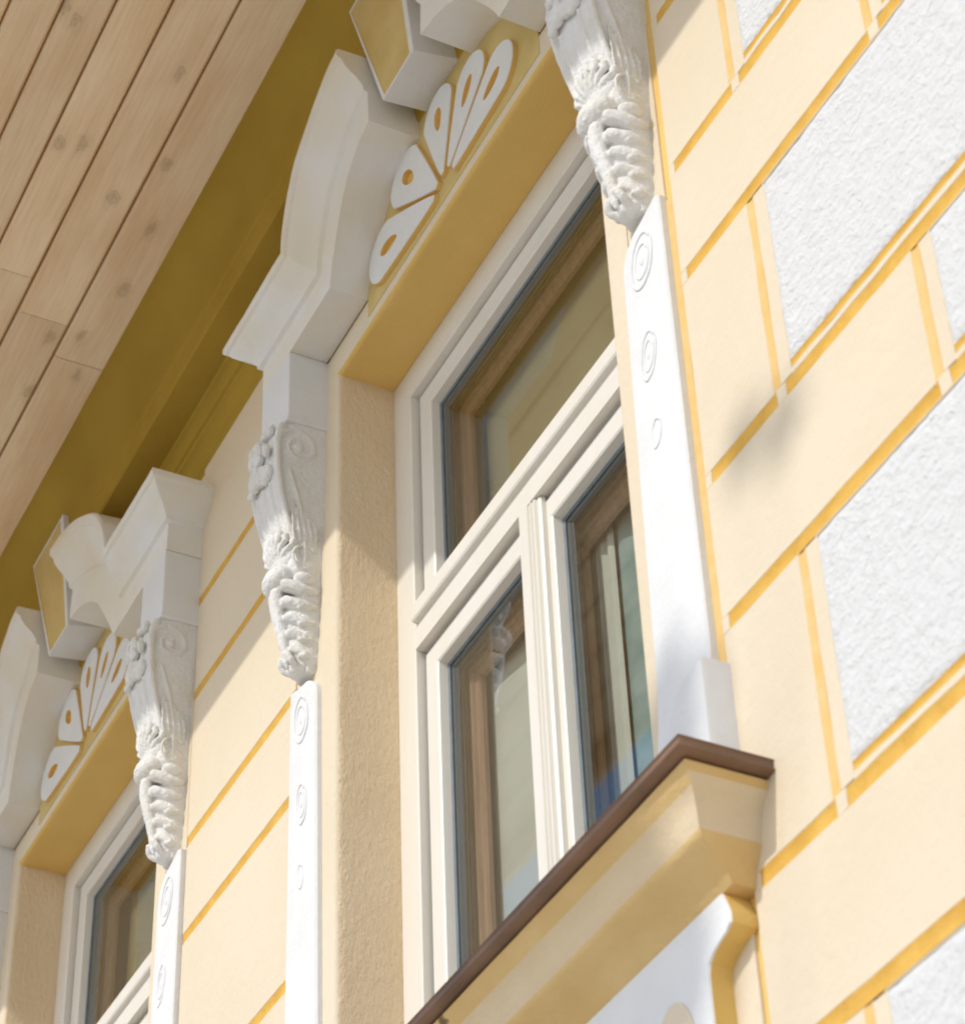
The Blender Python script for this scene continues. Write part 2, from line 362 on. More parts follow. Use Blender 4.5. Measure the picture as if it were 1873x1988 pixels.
def surround():
    pr = [(.074, .006), (.074, 0.0)]
    for i in range(0, 7):
        a = i/6*math.pi/2; pr.append((.013*(1-math.sin(a)), .013*(1-math.cos(a))))
    for y in (.03, .05, .07, .09, .11, .134): pr.append((0, y))
    mb = MB(); U = .543; st = []
    nzs = 60
    for i in range(nzs+1): st.append((-U, lerp(SILLZ-.03, HEAD, i/nzs), -1, 1 if i == nzs else 0))
    for i in range(0, 31): st.append((lerp(-U, U, i/30), HEAD, -1 if i == 0 else (1 if i == 30 else 0), 1))
    for i in range(0, nzs+1): st.append((U, lerp(HEAD, SILLZ-.03, i/nzs), 1, 1 if i == 0 else 0))
    rows = []
    for k, (u, z, su, sz) in enumerate(st):
        r = []
        for (o, y) in pr:
            a = .0018*nz(u*5, z*7, y*8+2)+.001*nz(u*25, z*28, y*25)
            side = su if (k < nzs or k > nzs+31) else 0
            r.append((u+su*o+(a*(1 if u < 0 else -1) if side and .01 < y < .12 else 0), y, z+sz*o+(a if side == 0 and .01 < y < .12 else 0)))
        rows.append(r)
    def mi(i, j):
        jr = j >= 4
        if nzs+1 <= i < nzs+31 and i != nzs: return 2 if jr else 0
        return 1 if j >= 6 else 0
    mb.grid(rows, mi)
    return mb.mesh('window_surround', [CREAM, REVEAL, OCHRE], 40)

# ---------------------------------------------------------------- window unit (local: u, y, z)
def build_window(c, parent_loc):
    f = MB(); zb = 1.90
    frame_sweep(f, -.5425, .5425, zb, HEAD-.001, [(0, .30), (0, .131), (.072, .131), (.0750, .1340), (.0750, .158), (.072, .160), (.072, .30)])
    f.box((-.4655, .1312, 3.003), (.4655, .20, 3.074))
    frame = part(f, 'window', FRAME, smooth=30, loc=(c, 0, 0))
    ga = MB(); frame_sweep(ga, -.470, .470, zb+.074, HEAD-.074, [(0, .1700), (.015, .1700)]); ga.box((-.4655, .1700, 2.985), (.4655, .172, 3.0025)); ga.box((-.4655, .1700, 3.0745), (.4655, .172, 3.095))
    part(ga, 'gasket', GASKET, frame)
    def sash(u0, u1, z0, z1, nm='sash', c0=.004, c1=.004):
        m = MB(); frame_sweep(m, u0, u1, z0, z1, [(0, .175), (0, .152), (.002, .150), (.047, .150), (.0505, .1525), (.054, .172), (.054, .20)])
        s = part(m, nm, FRAME, frame, smooth=30)
        e = MB(); frame_sweep(e, u0+.0535, u1-.0535, z0+.0535, z1-.0535, [(0, .1695), (.007, .1705), (.007, .173)]); frame_sweep(e, u0+.0605, u1-.0605, z0+.0605, z1-.0605, [(0, .1735), (.010, .1735), (.010, .19)], 1)
        part(e, 'glazing_edge', [SPACER, GASKET], frame)
        p = MB(); p.add([(u0+.054, .1724, z0+.054), (u1-.054, .1724, z0+.054), (u1-.054, .1724, z1-.054), (u0+.054, .1724, z1-.054)], [(0, 1, 2, 3)])
        part(p, 'glass_pane', GLASS, frame)
        b = MB()   # brown wooden inner casement behind the outer glass
        frame_sweep(b, u0+c0, u1-c1, z0+.004, z1-.004, [(0, .205), (.045, .205), (.048, .211), (.060, .211), (.063, .207), (.071, .207), (.074, .214), (.087, .214), (.090, .219), (.090, .228), (0, .228)])
        part(b, 'inner_casement', BROWN, frame, smooth=30)
    sash(-.4605, .4605, 3.092, 3.664)
    sash(-.4605, .0035, 1.982, 2.994, c1=.05)
    sash(.0045, .4605, 1.982, 2.994, c0=-.050)
    a = MB(); pr = [(-.030,.150),(-.030,.131),(-.028,.129),(.003,.129),(.005,.134),(.008,.1315),(.013,.1305),(.016,.136),(.019,.133),(.024,.133),(.027,.139),(.032,.137),(.037,.141),(.038,.150)]
    a.grid([[(u, y, 1.985) for u, y in pr], [(u, y, 3.001) for u, y in pr]], closed=True, cap=True)
    part(a, 'astragal', FRAME, frame, smooth=25)
    d = MB(); pr = [(.1305,3.058),(.121,3.060),(.1185,3.064),(.1185,3.082),(.1205,3.085),(.1205,3.100),(.124,3.106),(.149,3.114),(.149,3.058)]
    d.grid([[(-.456, y, z) for y, z in pr], [(.462, y, z) for y, z in pr]], closed=True, cap=True)
    dd = part(d, 'drip_bar', FRAME, frame, smooth=25)
    return frame
frames = [build_window(c, None) for c in CX]

# ---------------------------------------------------------------- hood mould
def catmull(P, n):
    out = []; m = len(P)
    for i in range(m-1):
        p0 = P[max(i-1, 0)]; p1 = P[i]; p2 = P[i+1]; p3 = P[min(i+2, m-1)]
        for k in range(n):
            t = k/n
            out.append(tuple(.5*((2*b)+(-a+c)*t+(2*a-5*b+4*c-d)*t*t+(-a+3*b-3*c+d)*t**3) for a, b, c, d in zip(p0, p1, p2, p3)))
    out.append(P[-1]); return out
TH = .172
HP = [(0, 0), (1, 0), (1, .074), (1.0, .078), (('c', .010), .082), (('c', .011), .092), (('c', .014), .096), (('c', .019), .104), (('c', .029), .114), (('c', .042), .124), (('c', .054), .137), (('c', .060), .149), (('c', .067), .152), (('c', .070), .157), (('c', .070), .170), (('c', .064), .174), (0, .180)]
Lc = [(-.39,3.826),(-.369,3.871),(-.339,3.921),(-.306,3.972),(-.272,4.008),(-.23,4.034),(-.185,4.049),(-.124,4.056)]
Uc = [(-.493,3.998),(-.472,4.078),(-.437,4.138),(-.392,4.180),(-.302,4.233),(-.24,4.252),(-.19,4.258),(-.130,4.256)]
def dep(d, D): return D*d if not isinstance(d, tuple) else D+d[1]
def hood_wing(s):
    mb = MB(); rows = []; D = .086; z0 = 3.826
    def sec(fn): rows.append([fn(d, t) for d, t in HP])
    def ext(d, D): return max(0, dep(d, D)-D)
    sec(lambda d, t: (s*(.748+ext(d, D)), 0.002, z0+t))
    sec(lambda d, t: (s*(.748+ext(d, D)), -dep(d, D)*.5, z0+t))
    sec(lambda d, t: (s*(.748+ext(d, D)), -dep(d, D), z0+t))
    for k in range(1, 8):
        f = k/8
        def fn(d, t):
            ue = .748+ext(d, D); ui = lerp(.39, .493, t/.172)
            return (s*lerp(ue, ui, f), -dep(d, D)-.0012*nz(f*6, t*20, s*3), z0+t+.001*nz(f*5, t*9, 4+s))
        sec(fn)
    Ls = catmull(Lc, 5); Us = catmull(Uc, 5)
    n = len(Ls)
    for k in range(n):
        f = k/(n-1); Dk = D+.032*f
        def fn(d, t):
            a = t/.172; u = lerp(Ls[k][0], Us[k][0], a); z = lerp(Ls[k][1], Us[k][1], a)
            wob = .0012*nz(f*7, t*22, s*5)
            return (-s*u+wob*.5, -dep(d, Dk)+wob, z+wob)
        sec(fn)
    mb.grid(rows, closed=True, cap=True)
    return mb
def hood_mesh():
    a = hood_wing(-1)
    b = hood_wing(1)
    a.add(b.v, b.f)
    return a.mesh('hood_mould', HOODW, 32)
HOOD = hood_mesh()
SURR = surround()

# ---------------------------------------------------------------- carved console (shared meshes)
def remesh(mb, name, vox, mats, sm=3, disp=0.0, dsc=60):
    me = mb.mesh('tmp', mats); o = bpy.data.objects.new('tmp', me); S.collection.objects.link(o)
    md = o.modifiers.new('r', 'REMESH'); md.mode = 'VOXEL'; md.voxel_size = vox; md.use_smooth_shade = True
    if sm:
        m2 = o.modifiers.new('s', 'SMOOTH'); m2.iterations = sm; m2.factor = .5
    dg = bpy.context.evaluated_depsgraph_get(); ev = o.evaluated_get(dg)
    out = bpy.data.meshes.new_from_object(ev); out.name = name
    bpy.data.objects.remove(o)
    if disp:
        nr = [v.normal.copy() for v in out.vertices]
        for v, q in zip(out.vertices, nr):
            p = v.co
            v.co = p+q*disp*(noise.noise(p*dsc)+.5*noise.noise(p*dsc*2.3))
    if not out.materials: out.materials.append(mats)
    out.polygons.foreach_set('use_smooth', [True]*len(out.polygons))
    return out
def ball(mb, c, r, n=10):
    rx_, ry_, rz_ = r if isinstance(r, tuple) else (r, r, r)
    vs = [(c[0], c[1], c[2]-rz_)]; fs = []
    for i in range(1, n):
        a = -math.pi/2+math.pi*i/n
        for j in range(2*n):
            b = math.pi*j/n
            vs.append((c[0]+rx_*math.cos(a)*math.cos(b), c[1]+ry_*math.cos(a)*math.sin(b), c[2]+rz_*math.sin(a)))
    vs.append((c[0], c[1], c[2]+rz_)); m = 2*n
    for j in range(m): fs.append((0, 1+(j+1) % m, 1+j)); fs.append((len(vs)-1, len(vs)-1-m+j, len(vs)-1-m+(j+1) % m))
    for i in range(n-2):
        for j in range(m): fs.append((1+i*m+j, 1+i*m+(j+1) % m, 1+(i+1)*m+(j+1) % m, 1+(i+1)*m+j))
    mb.add(vs, fs)
def tube(mb, pts, rads, n=10, flat=1.0, axis=None):
    rows = []; P = [Vector(p) for p in pts]
    for i, p in enumerate(P):
        t = (P[min(i+1, len(P)-1)]-P[max(i-1, 0)]).normalized()
        ref = Vector(axis) if axis else Vector((1, 0, 0))
        if abs(t.dot(ref)) > .95: ref = Vector((0, 1, .1))
        a = (ref-t*t.dot(ref)).normalized(); b = t.cross(a)
        r = rads[i] if isinstance(rads, (list, tuple)) else rads
        rows.append([tuple(p+a*r*flat*math.cos(2*math.pi*k/n)+b*r*math.sin(2*math.pi*k/n)) for k in range(n)])
    mb.grid(rows, closed=True, cap=True)
def interp(T, z):
    for (a, b), (c, d) in zip(T, T[1:]):
        if a >= z >= c: return lerp(b, d, (a-z)/(a-c) if a != c else 0)
    return T[0][1] if z > T[0][0] else T[-1][1]
# profile tables along z (console local: x centred, y depth)
DT = [(3.640,.092),(3.620,.106),(3.600,.114),(3.56,.118),(3.50,.114),(3.45,.106),(3.40,.094),(3.35,.080),(3.30,.066),(3.25,.054),(3.20,.044),(3.10,.034),(3.03,.020)]
WT = [(3.640,.070),(3.55,.069),(3.45,.064),(3.35,.058),(3.25,.052),(3.15,.046),(3.06,.036),(3.03,.026)]
def console_body():
    mb = MB(); rows = []; n = 30
    for i in range(61):
        z = lerp(3.640, 3.030, i/60); d = interp(DT, z); w_ = interp(WT, z); r = []
        for k in range(n+1):
            a = math.pi*k/n; ca, sa = math.cos(a), math.sin(a)
            e = .42
            r.append((w_*math.copysign(abs(ca)**e, ca), -d*abs(sa)**e*.97, z))
        r.append((-w_, .012, z)); r.append((w_, .012, z)); rows.append(r)
    mb.grid(rows, closed=True, cap=True)
    # raised rims following the S curve on both flanks
    for s in (-1, 1):
        pts = []; rr = []
        for i in range(40):
            z = lerp(3.622, 3.20, i/39); pts.append((s*(interp(WT, z)-.005), -interp(DT, z)+.011, z)); rr.append(lerp(.0085, .0055, i/39))
        tube(mb, pts, rr)
        # inner rim, drawn towards the wall
        pts = []; rr = []
        for i in range(30):
            t = i/29; z = lerp(3.50, 3.24, t); pts.append((s*(interp(WT, z)+.0005), -lerp(.080, .040, t)+.016*math.sin(t*3.1), z)); rr.append(.0045)
        tube(mb, pts, rr)
        # volute at the head of the flank
        pts = []; rr = []
        for i in range(60):
            t = i/59; a = t*3.0*math.pi; r_ = .046*(1-t)**.8+.004
            pts.append((s*(.0665+.003*t), -.062-r_*math.cos(a)*.95, 3.565+r_*math.sin(a))); rr.append(.0060-.002*t)
        tube(mb, pts, rr, axis=(0, 1, 0)); ball(mb, (s*.070, -.062, 3.560), (.008, .011, .011))
        # small wave ripples hanging down the flank
        for k in range(0):
            z = 3.46-.045*k
            tube(mb, [(s*(interp(WT, z)), -.028-.004*k % .01, z+.02), (s*(interp(WT, z)+.002), -.022, z), (s*interp(WT, z), -.030, z-.02)], [.002, .004, .002])
    # front fluting
    for u in (-.03, 0, .03):
        tube(mb, [(u*interp(WT, z)/.06, -interp(DT, z)+.0015, z) for z in [lerp(3.48, 3.36, i/8) for i in range(9)]], .0038)
    return remesh(mb, 'console', .0026, STUCCO, 2, .0009, 90)
def console_flower():
    mb = MB()   # blossom cluster near the head of the front
    rnd = random.Random(3)
    for k in range(26):
        u = rnd.uniform(-.045, .045); z = rnd.uniform(3.49, 3.625)
        d = interp(DT, z)
        ball(mb, (u, -d-.001-rnd.uniform(0, .006), z), (rnd.uniform(.008, .015), .009, rnd.uniform(.008, .015)), 7)
    for k in range(6):
        a = k/6*2*math.pi; ball(mb, (.0+.017*math.cos(a), -.127, 3.575+.017*math.sin(a)), (.0115, .008, .0115), 7)
    ball(mb, (0, -.133, 3.575), .008, 7)
    ball(mb, (-.02, -.118, 3.515), (.026, .013, .026), 8); ball(mb, (.03, -.113, 3.505), (.018, .012, .022), 8)
    return remesh(mb, 'flower_cluster', .0024, STUCCO, 1, .002, 120)
def blade(mb, P, side, w0, th=.0045, sc=4, sd=.28, cup=.35, tip=.12):
    """acanthus blade: P centre line, side = sideways direction, scalloped edge, raised midrib, pointed tip"""
    Q = [Vector(p) for p in catmull(P, 6)]; n = len(Q); sv = Vector(side).normalized()
    top, bot = [], []; m = 12
    for i, c in enumerate(Q):
        t = i/(n-1); tg = (Q[min(i+1, n-1)]-Q[max(i-1, 0)]).normalized()
        a = (sv-tg*sv.dot(tg)).normalized(); o = tg.cross(a).normalized()
        if o.y > 0: o = -o
        w_ = w0*(math.sin(math.pi*(.10+.86*t))**.75)*(1-sd*abs(math.sin(math.pi*sc*t))**.6)+w0*tip*(1-t)
        ra, rb = [], []
        for k in range(m+1):
            v = -1+2*k/m; h = -cup*w_*v*v+.0028*math.exp(-(v/.13)**2)+.0018*math.cos(v*9+t*5)*(1-t*.5)
            p = c+a*(v*w_)+o*h
            ra.append(tuple(p+o*th*(1-.6*abs(v)))); rb.append(tuple(p-o*th*.8))
        top.append(ra+rb[::-1])
    mb.grid(top, closed=True, cap=True)
def console_shell():
    mb = MB()
    for k in range(9):
        a = lerp(-1.2, 1.2, k/8); pts = []; rr = []
        for i in range(12):
            t = i/11; u = math.sin(a)*.058*min(1, t*1.25); z = 3.300+math.cos(a)*.062*t-.020*(1-t)
            zz = max(3.2, min(3.4, z)); d = interp(DT, zz)*(1-.35*(abs(u)/.062)**4)
            pts.append((u, -d-.002-.015*math.sin(math.pi*min(1, t*.9))*math.cos(a*.8), z)); rr.append(.0035+.0042*t)
        tube(mb, pts, rr, 8); ball(mb, pts[-1], .0088, 7)
    ball(mb, (0, -.058, 3.300), (.052, .024, .040), 12)
    ball(mb, (0, -.068, 3.252), (.046, .034, .030), 14)          # smooth cushion
    for s in (-1, 1):
        ball(mb, (s*.040, -.032, 3.272), (.018, .034, .040), 12)
        pts = []; rr = []
        for q in range(30):
            t = q/29; a = -.9+t*4.9; rad = 1-.42*t
            pts.append((s*(.0565+.001*math.sin(a)), -.040-.030*rad*math.sin(a), 3.282+.038*rad*math.cos(a))); rr.append(.0042-.0022*t)
        tube(mb, pts, rr, axis=(0, 1, 0))
        for k in range(6):
            t = k/5; ball(mb, (s*(.050-.004*t), -.062-.010*t, 3.345+.068*t), .0092-.0042*t, 7)
        for k in range(4):
            y = -.020-.013*k
            blade(mb, [(s*.053, y+.004, 3.315), (s*.060, y-.002, 3.352), (s*.061, y-.010, 3.392+.012*k)], (0, 1, .2), .0085, .003, 2, .2, .3)
    return remesh(mb, 'shell', .0019, STUCCO, 1, .0012, 110)
def console_leaf():
    """acanthus drop: rounded midrib with paired lobes sweeping outwards and round to the flanks"""
    mb = MB()
    ball(mb, (0, -.024, 3.170), (.041, .036, .075), 16); ball(mb, (0, -.020, 3.105), (.036, .032, .075), 16); ball(mb, (0, -.018, 3.062), (.029, .027, .032), 12)
    def rib(P, r0, tipk=.25, flat=1.25):
        Q = catmull(P, 5); n = len(Q)
        tube(mb, Q, [r0*(tipk+(1-tipk)*math.sin(math.pi*(.16+.84*i/(n-1)))**.6) for i in range(n)], 12, flat=flat)
    rib([(0,-.050,3.246),(.002,-.074,3.226),(-.002,-.072,3.180),(.002,-.060,3.120),(0,-.048,3.045)], .0135)
    for s in (-1, 1):
        for k in range(5):
            z = 3.232-.037*k; q = 1-.085*k; d = .064-.0055*k
            jx = .0025*math.sin(k*2.3+s); 
            rib([(s*.006,-d,z),(s*.024*q+jx,-d-.004,z-.004),(s*.041*q,-d+.016,z-.016),(s*.047*q,-.024,z-.024),(s*.045*q,-.004,z-.018)], .0125*q, .35)
            rib([(s*.020*q,-d-.006,z-.002),(s*.036*q,-d+.004,z-.012),(s*.049*q,-d+.022,z-.020)], .0045*q, .3, 1)
            ball(mb, (s*(.046*q), -.040+.003*k, z-.024), (.0095*q, .0100, .0095*q), 8)
        rib([(s*.012,-.058,3.075),(s*.020,-.050,3.055),(s*.014,-.036,3.040)], .0065, .3)
        ball(mb, (s*.046, -.034, 3.238), (.017, .024, .016), 10)
    ball(mb, (0, -.022, 3.046), (.026, .024, .016), 12)
    return remesh(mb, 'leaf_drop', .0018, STUCCO, 2, .0013, 75)
CB, CF, CS, CL = console_body(), console_flower(), console_shell(), console_leaf()

# ---------------------------------------------------------------- pilaster shaft
def pilaster(s):
    """s=-1 left of the window, +1 right.  u measured from the window centre"""
    mb = MB(); rows = []
    zt, zb = 3.030, SILLZ+.004
    n = 70
    for i in range(n+1):
        z = lerp(zt, zb, i/n); t = i/n
        ui = lerp(.614, .588, t); uo = .738
        # scrolled head: cut back towards the outer edge
        k = max(0, (z-2.955)/.075)
        ui = lerp(ui, .722, 1-math.sqrt(max(0, 1-min(1, k)**2.4))) if k > 0 else ui
        d = .013
        q = min(1, max(0, (2.16-z)/.28)); d += .018*q*q*(3-2*q)
        r = [(s*uo, .006, z), (s*uo, -d+.003, z), (s*(uo-.003), -d, z)]
        m = 10
        for j in range(1, m): 
            f = j/m; r.append((s*lerp(uo-.003, ui+.004, f), -d-.0025*math.sin(math.pi*f)+.0009*nz(z*14, f*4, s*3), z))
        r += [(s*(ui+.004), -d, z), (s*ui, -d+.004, z), (s*ui, .006, z)]
        rows.append(r)
    mb.grid(rows, closed=True, cap=True)
    # plinth block at the foot, outer side
    O = [(.764, 1.886), (.764, 2.082)]+[(.735-.085*math.sin(a*math.pi/20), 1.975+.107*math.cos(a*math.pi/20)) for a in range(0, 11)]+[(.650, 1.886)]
    O = [(s*u, z) for u, z in O]; q = len(O)
    mb.grid([[(u, .004, z) for u, z in O], [(u, -.040, z) for u, z in O], [(u+(s*.71-u)*.05, -.045, z+(1.97-z)*.04) for u, z in O]], closed=True)
    mb.f.append([len(mb.v)-q+k for k in range(q)]); mb.m.append(0)
    return mb
def scroll_orn(s, u, z, a, b, turns):
    """low oval rosette modelled on the shaft face: two loose rings and a bead"""
    mb = MB()
    for (k, r_) in ((1.0, .0030), (.60, .0026)) if turns > 1.2 else ((1.0, .0026),):
        pts = []; n = 40
        for i in range(n+3):
            th = .5+i/n*2*math.pi
            w_ = 1+.05*nz(math.cos(th)*2+u*9, math.sin(th)*2, z*5+k)+.10*(i/n)*(k < 1)
            pts.append((s*u+a*k*w_*math.cos(th)+.10*b*k*math.sin(th)*s, -.0150, z+b*k*w_*math.sin(th)))
        tube(mb, pts, r_, 8, axis=(0, 1, 0))
    if turns > 1.2: ball(mb, (s*u, -.0140, z), (a*.22, .004, b*.22), 8)
    return mb
def petal(cu, cz, ang, L, wmax):
    """tear-shaped fan petal with a drop-shaped hole, extruded from the tympanum"""
    ca, sa = math.cos(ang), math.sin(ang)
    def loc(r, s_): return (cu+r*ca-s_*sa, cz+r*sa+s_*ca)
    out = []; n = 26
    r0 = .045
    for i in range(n+1):     # one flank, tip cap, other flank
        t = i/n; r = r0+(L-r0-wmax)*t; out.append((r, -wmax*(.10+.90*t**.9)))
    for i in range(1, 14):
        a = -math.pi/2+math.pi*i/14; out.append((L-wmax+wmax*math.cos(a), wmax*math.sin(a)))
    for i in range(n+1):
        t = 1-i/n; r = r0+(L-r0-wmax)*t; out.append((r, wmax*(.10+.90*t**.9)))
    m = len(out)
    hc = L-wmax*1.25; hl, hw = wmax*.46, wmax*.24
    hole = []
    for i in range(m):
        # matching angular samples
        rr, ss = out[i]; a = math.atan2(ss/1.0, rr-hc)
        k = 1 if math.cos(a) > 0 else 1+.35*abs(math.cos(a))
        hole.append((hc+hl*k*math.cos(a), hw*math.sin(a)))
    mb = MB(); yf, yb = -.0135, .004
    O = [loc(*p) for p in out]; H = [loc(*p) for p in hole]
    rowA = [(x, yb, z) for x, z in O]; rowB = [(x, yf+.002, z) for x, z in O]
    cu2 = loc(hc, 0)
    rowC = [(x+(cu2[0]-x)*.02, yf, z+(cu2[1]-z)*.02) for x, z in O]
    rowD = [(x, yf, z) for x, z in H]; rowE = [(x, -.002, z) for x, z in H]
    mb.grid([rowA, rowB, rowC, rowD, rowE], lambda i, j: 1 if i in (0, 3) else 0, closed=True)
    mb.f.append([len(mb.v)-m+j for j in range(m)]); mb.m.append(1)
    return mb
def keystone():
    mb = MB()
    b = [(-.088, 4.088), (.058, 4.088)]; t = [(-.150, 4.42), (.088, 4.42)]
    F = [(b[0][0], -.102, b[0][1]), (b[1][0], -.102, b[1][1]), (t[1][0], -.150, t[1][1]), (t[0][0], -.150, t[0][1])]
    Bk = [(b[0][0]-.004, .01, b[0][1]+.02), (b[1][0]+.004, .01, b[1][1]+.02), (t[1][0], .01, t[1][1]), (t[0][0], .01, t[0][1])]
    I = []
    cxm = sum(p[0] for p in F)/4; 
    ins = [(.008, .010), (-.018, .010), (-.018, -.01), (.008, -.01)]
    for p, (a, c) in zip(F, ins): I.append((p[0]+a, p[1], p[2]+c))
    J = [(p[0], p[1]+.0025, p[2]) for p in I]
    mb.grid([Bk, F, I, J], lambda i, j: 1 if i == 2 else 0, closed=True); mb.f.append([len(mb.v)-4+k for k in range(4)]); mb.m.append(1)
    mb.add(Bk, [(0, 1, 2, 3)])
    return mb

def sill():
    mb = MB()
    # moulded body: profile (out, z) swept round front with mitred ends
    pr = [(-.02, 1.857), (.124, 1.857), (.118, 1.846), (.107, 1.834), (.099, 1.820), (.0945, 1.803), (.0915, 1.782), (.086, 1.774), (.066, 1.762), (.048, 1.747), (.034, 1.729), (-.02, 1.727)]
    U = .695
    def st(u, s, y): return None
    rows = []
    def sd(o, z): return o if z > 1.78 else .0915-(.0915-o)*.42
    def row(fn): rows.append([fn(o, z) for o, z in pr])
    row(lambda o, z: (-(U+sd(o, z)), .006, z)); row(lambda o, z: (-(U+sd(o, z)), -o, z))
    for k in range(1, 24): row(lambda o, z: (lerp(-(U+sd(o, z)), U+sd(o, z), k/24), -o-.0013*nz(k*.6, z*12, 2), z+.0012*nz(k*.6, z*12, 6)))
    row(lambda o, z: (U+sd(o, z), -o, z)); row(lambda o, z: (U+sd(o, z), .006, z))
    mb.grid(rows, lambda i, j: 1 if j >= 6 or j in (0, 1) or (j == 2 and 1 <= i <= 24) else 0, closed=True, cap=True)
    return mb
def apron():
    mb = MB(); h = [(.690, 1.0), (.688, 1.635), (.692, 1.650), (.704, 1.660), (.722, 1.667), (.740, 1.672), (.750, 1.680), (.751, 1.694), (.744, 1.712), (.737, 1.728)]
    O = h+[(-u, z) for u, z in h[::-1]]; n = len(O)
    mb.grid([[(u, .004, z) for u, z in O], [(u, -.033, z) for u, z in O], [(u*.996, -.036, z) for u, z in O]], lambda i, j: 1 if i == 0 else 0, closed=True)
    mb.f.append([len(mb.v)-n+k for k in range(n)]); mb.m.append(0)
    return mb

def oval(c, a, b, y, yb, n=36):
    mb = MB(); r = [(c[0]+a*math.cos(2*math.pi*k/n), c[1]+b*math.sin(2*math.pi*k/n)) for k in range(n)]
    mb.grid([[(x, yb, z) for x, z in r], [(x, y, z) for x, z in r]], closed=True); mb.f.append([len(mb.v)-n+j for j in range(n)]); mb.m.append(0)
    return mb

protos = {}
def share(name, mb, mats, parent, smooth=None, loc=(0, 0, 0), key=None, bevel=0):
    k = key or name
    if k not in protos: protos[k] = mb().mesh(name, mats, smooth) if callable(mb) else mb
    o = bpy.data.objects.new(name, protos[k]); S.collection.objects.link(o)
    o.parent = parent or house; o.location = loc
    if parent is None: o.location.z += HZ
    if bevel:
        md = o.modifiers.new('bevel', 'BEVEL'); md.width = bevel; md.segments = 2; md.limit_method = 'ANGLE'; md.angle_limit = R(35)
    return o
FAN = [(163.0, .362, .074), (130, .332, .070), (93, .300, .064), (55, .290, .065), (19.5, .325, .069)]
for wi, c in enumerate(CX):
    share('window_surround', SURR, None, None, loc=(c, 0, 0))
    h = share('hood_mould', HOOD, None, None, loc=(c, 0, 0))
    k = share('keystone', keystone, [WHITE, OLIVE], None, loc=(c, 0, 0), bevel=.003)
    def tymp():
        mb = MB(); pts = [(-.385, 3.772), (.385, 3.772), (.385, 3.83), (.33, 3.97), (.2, 4.08), (.1, 4.14), (-.1, 4.14), (-.2, 4.08), (-.33, 3.97), (-.385, 3.83)]
        mb.grid([[(x, .006, z) for x, z in pts], [(x, -.0015, z) for x, z in pts]], closed=True); mb.f.append([len(mb.v)-10+j for j in range(10)]); mb.m.append(0); return mb
    ty = share('tympanum', tymp, OLIVE, None, loc=(c, 0, 0))
    for q, (a, L, wm) in enumerate(FAN):
        share('fan_petal', (lambda a=a, L=L, wm=wm: petal(-.005, 3.783, R(a), L, wm)), [WHITE, OCHRE], ty, key='petal%d' % q, loc=(0, 0, 0))
    for s in (-1, 1):
        cl = (c+s*.671, 0, 0)
        con = share('console', CB, None, None, loc=cl)
        def necks():
            mb = MB(); mb.box((-.0735, -.088, 3.634), (.0735, .004, 3.8255)); mb.box((-.0755, -.0905, 3.628), (.0755, .004, 3.642)); return mb
        share('console_block', necks, WHITE, con, bevel=.003)
        share('flower_cluster', CF, None, con); share('shell', CS, None, con); share('leaf_drop', CL, None, con)
        p = share('pilaster', (lambda s=s: pilaster(s)), WHITE, None, smooth=35, key='pil%d' % s, loc=(c, 0, 0))
        for q, (z, a, b, t) in enumerate([(2.935, .032, .054, 2.3), (2.735, .022, .046, 2.2), (2.575, .013, .026, 1.0)]):
            share('scroll_ornament', (lambda s=s, z=z, a=a, b=b, t=t: scroll_orn(s, .676 if z > 2.9 else .668, z, a, b, t)), WHITE, p, smooth=60, key='orn%d%d' % (s, q))
    si = share('window_sill', sill, [SILL, DULL], None, smooth=30, loc=(c, 0, 0))
    def flash():
        mb = MB(); U = .836; rows = []
        st = [(-U, .005), (-U, -.141)]+[(lerp(-U, U, k/30), -.141) for k in range(1, 30)]+[(U, -.141), (U, .005)]
        for (u, y) in st:
            wv = .0022*nz(u*5, y*9, 3)
            rows.append((u, y, wv))
        R_ = []
        for i, (u, y, wv) in enumerate(rows):
            sx = math.copysign(1, u) if i < 2 or i > len(rows)-3 else 0; oy = 0 if i in (0, len(rows)-1) else 1
            def p(inn, z): return (u-sx*inn, y+oy*inn+(wv*.6 if oy else 0), z+wv)
            R_.append([p(.06, 1.8595), p(.008, 1.8615), p(.001, 1.8625), p(-.0012, 1.8645), p(.0018, 1.8672), p(.0022, 1.8765), p(-.0005, 1.8795), p(.004, 1.8825), p(.06, 1.893)])
        mb.grid(R_, closed=True)
        mb.add([(-U+.055, -.09, 1.8925), (U-.055, -.09, 1.8925), (U-.055, .134, 1.909), (-U+.055, .134, 1.909)], [(0, 1, 2, 3)])
        mb.add([(-U+.05, -.092, 1.858), (U-.05, -.092, 1.858), (U-.05, .006, 1.858), (-U+.05, .006, 1.858)], [(0, 1, 2, 3)])
        return mb
    share('sill_flashing', flash, METAL, si, smooth=40)
    ap = share('apron', apron, [WHITE, OCHRE], None, smooth=30, loc=(c, 0, 0))
    for u in (-.60, -.2, .2, .60):
        share('oval_inlay', (lambda: oval((0, 1.555), .050, .085, -.0385, -.034)), CREAM, ap, key='ov', loc=(u, 0, 0))

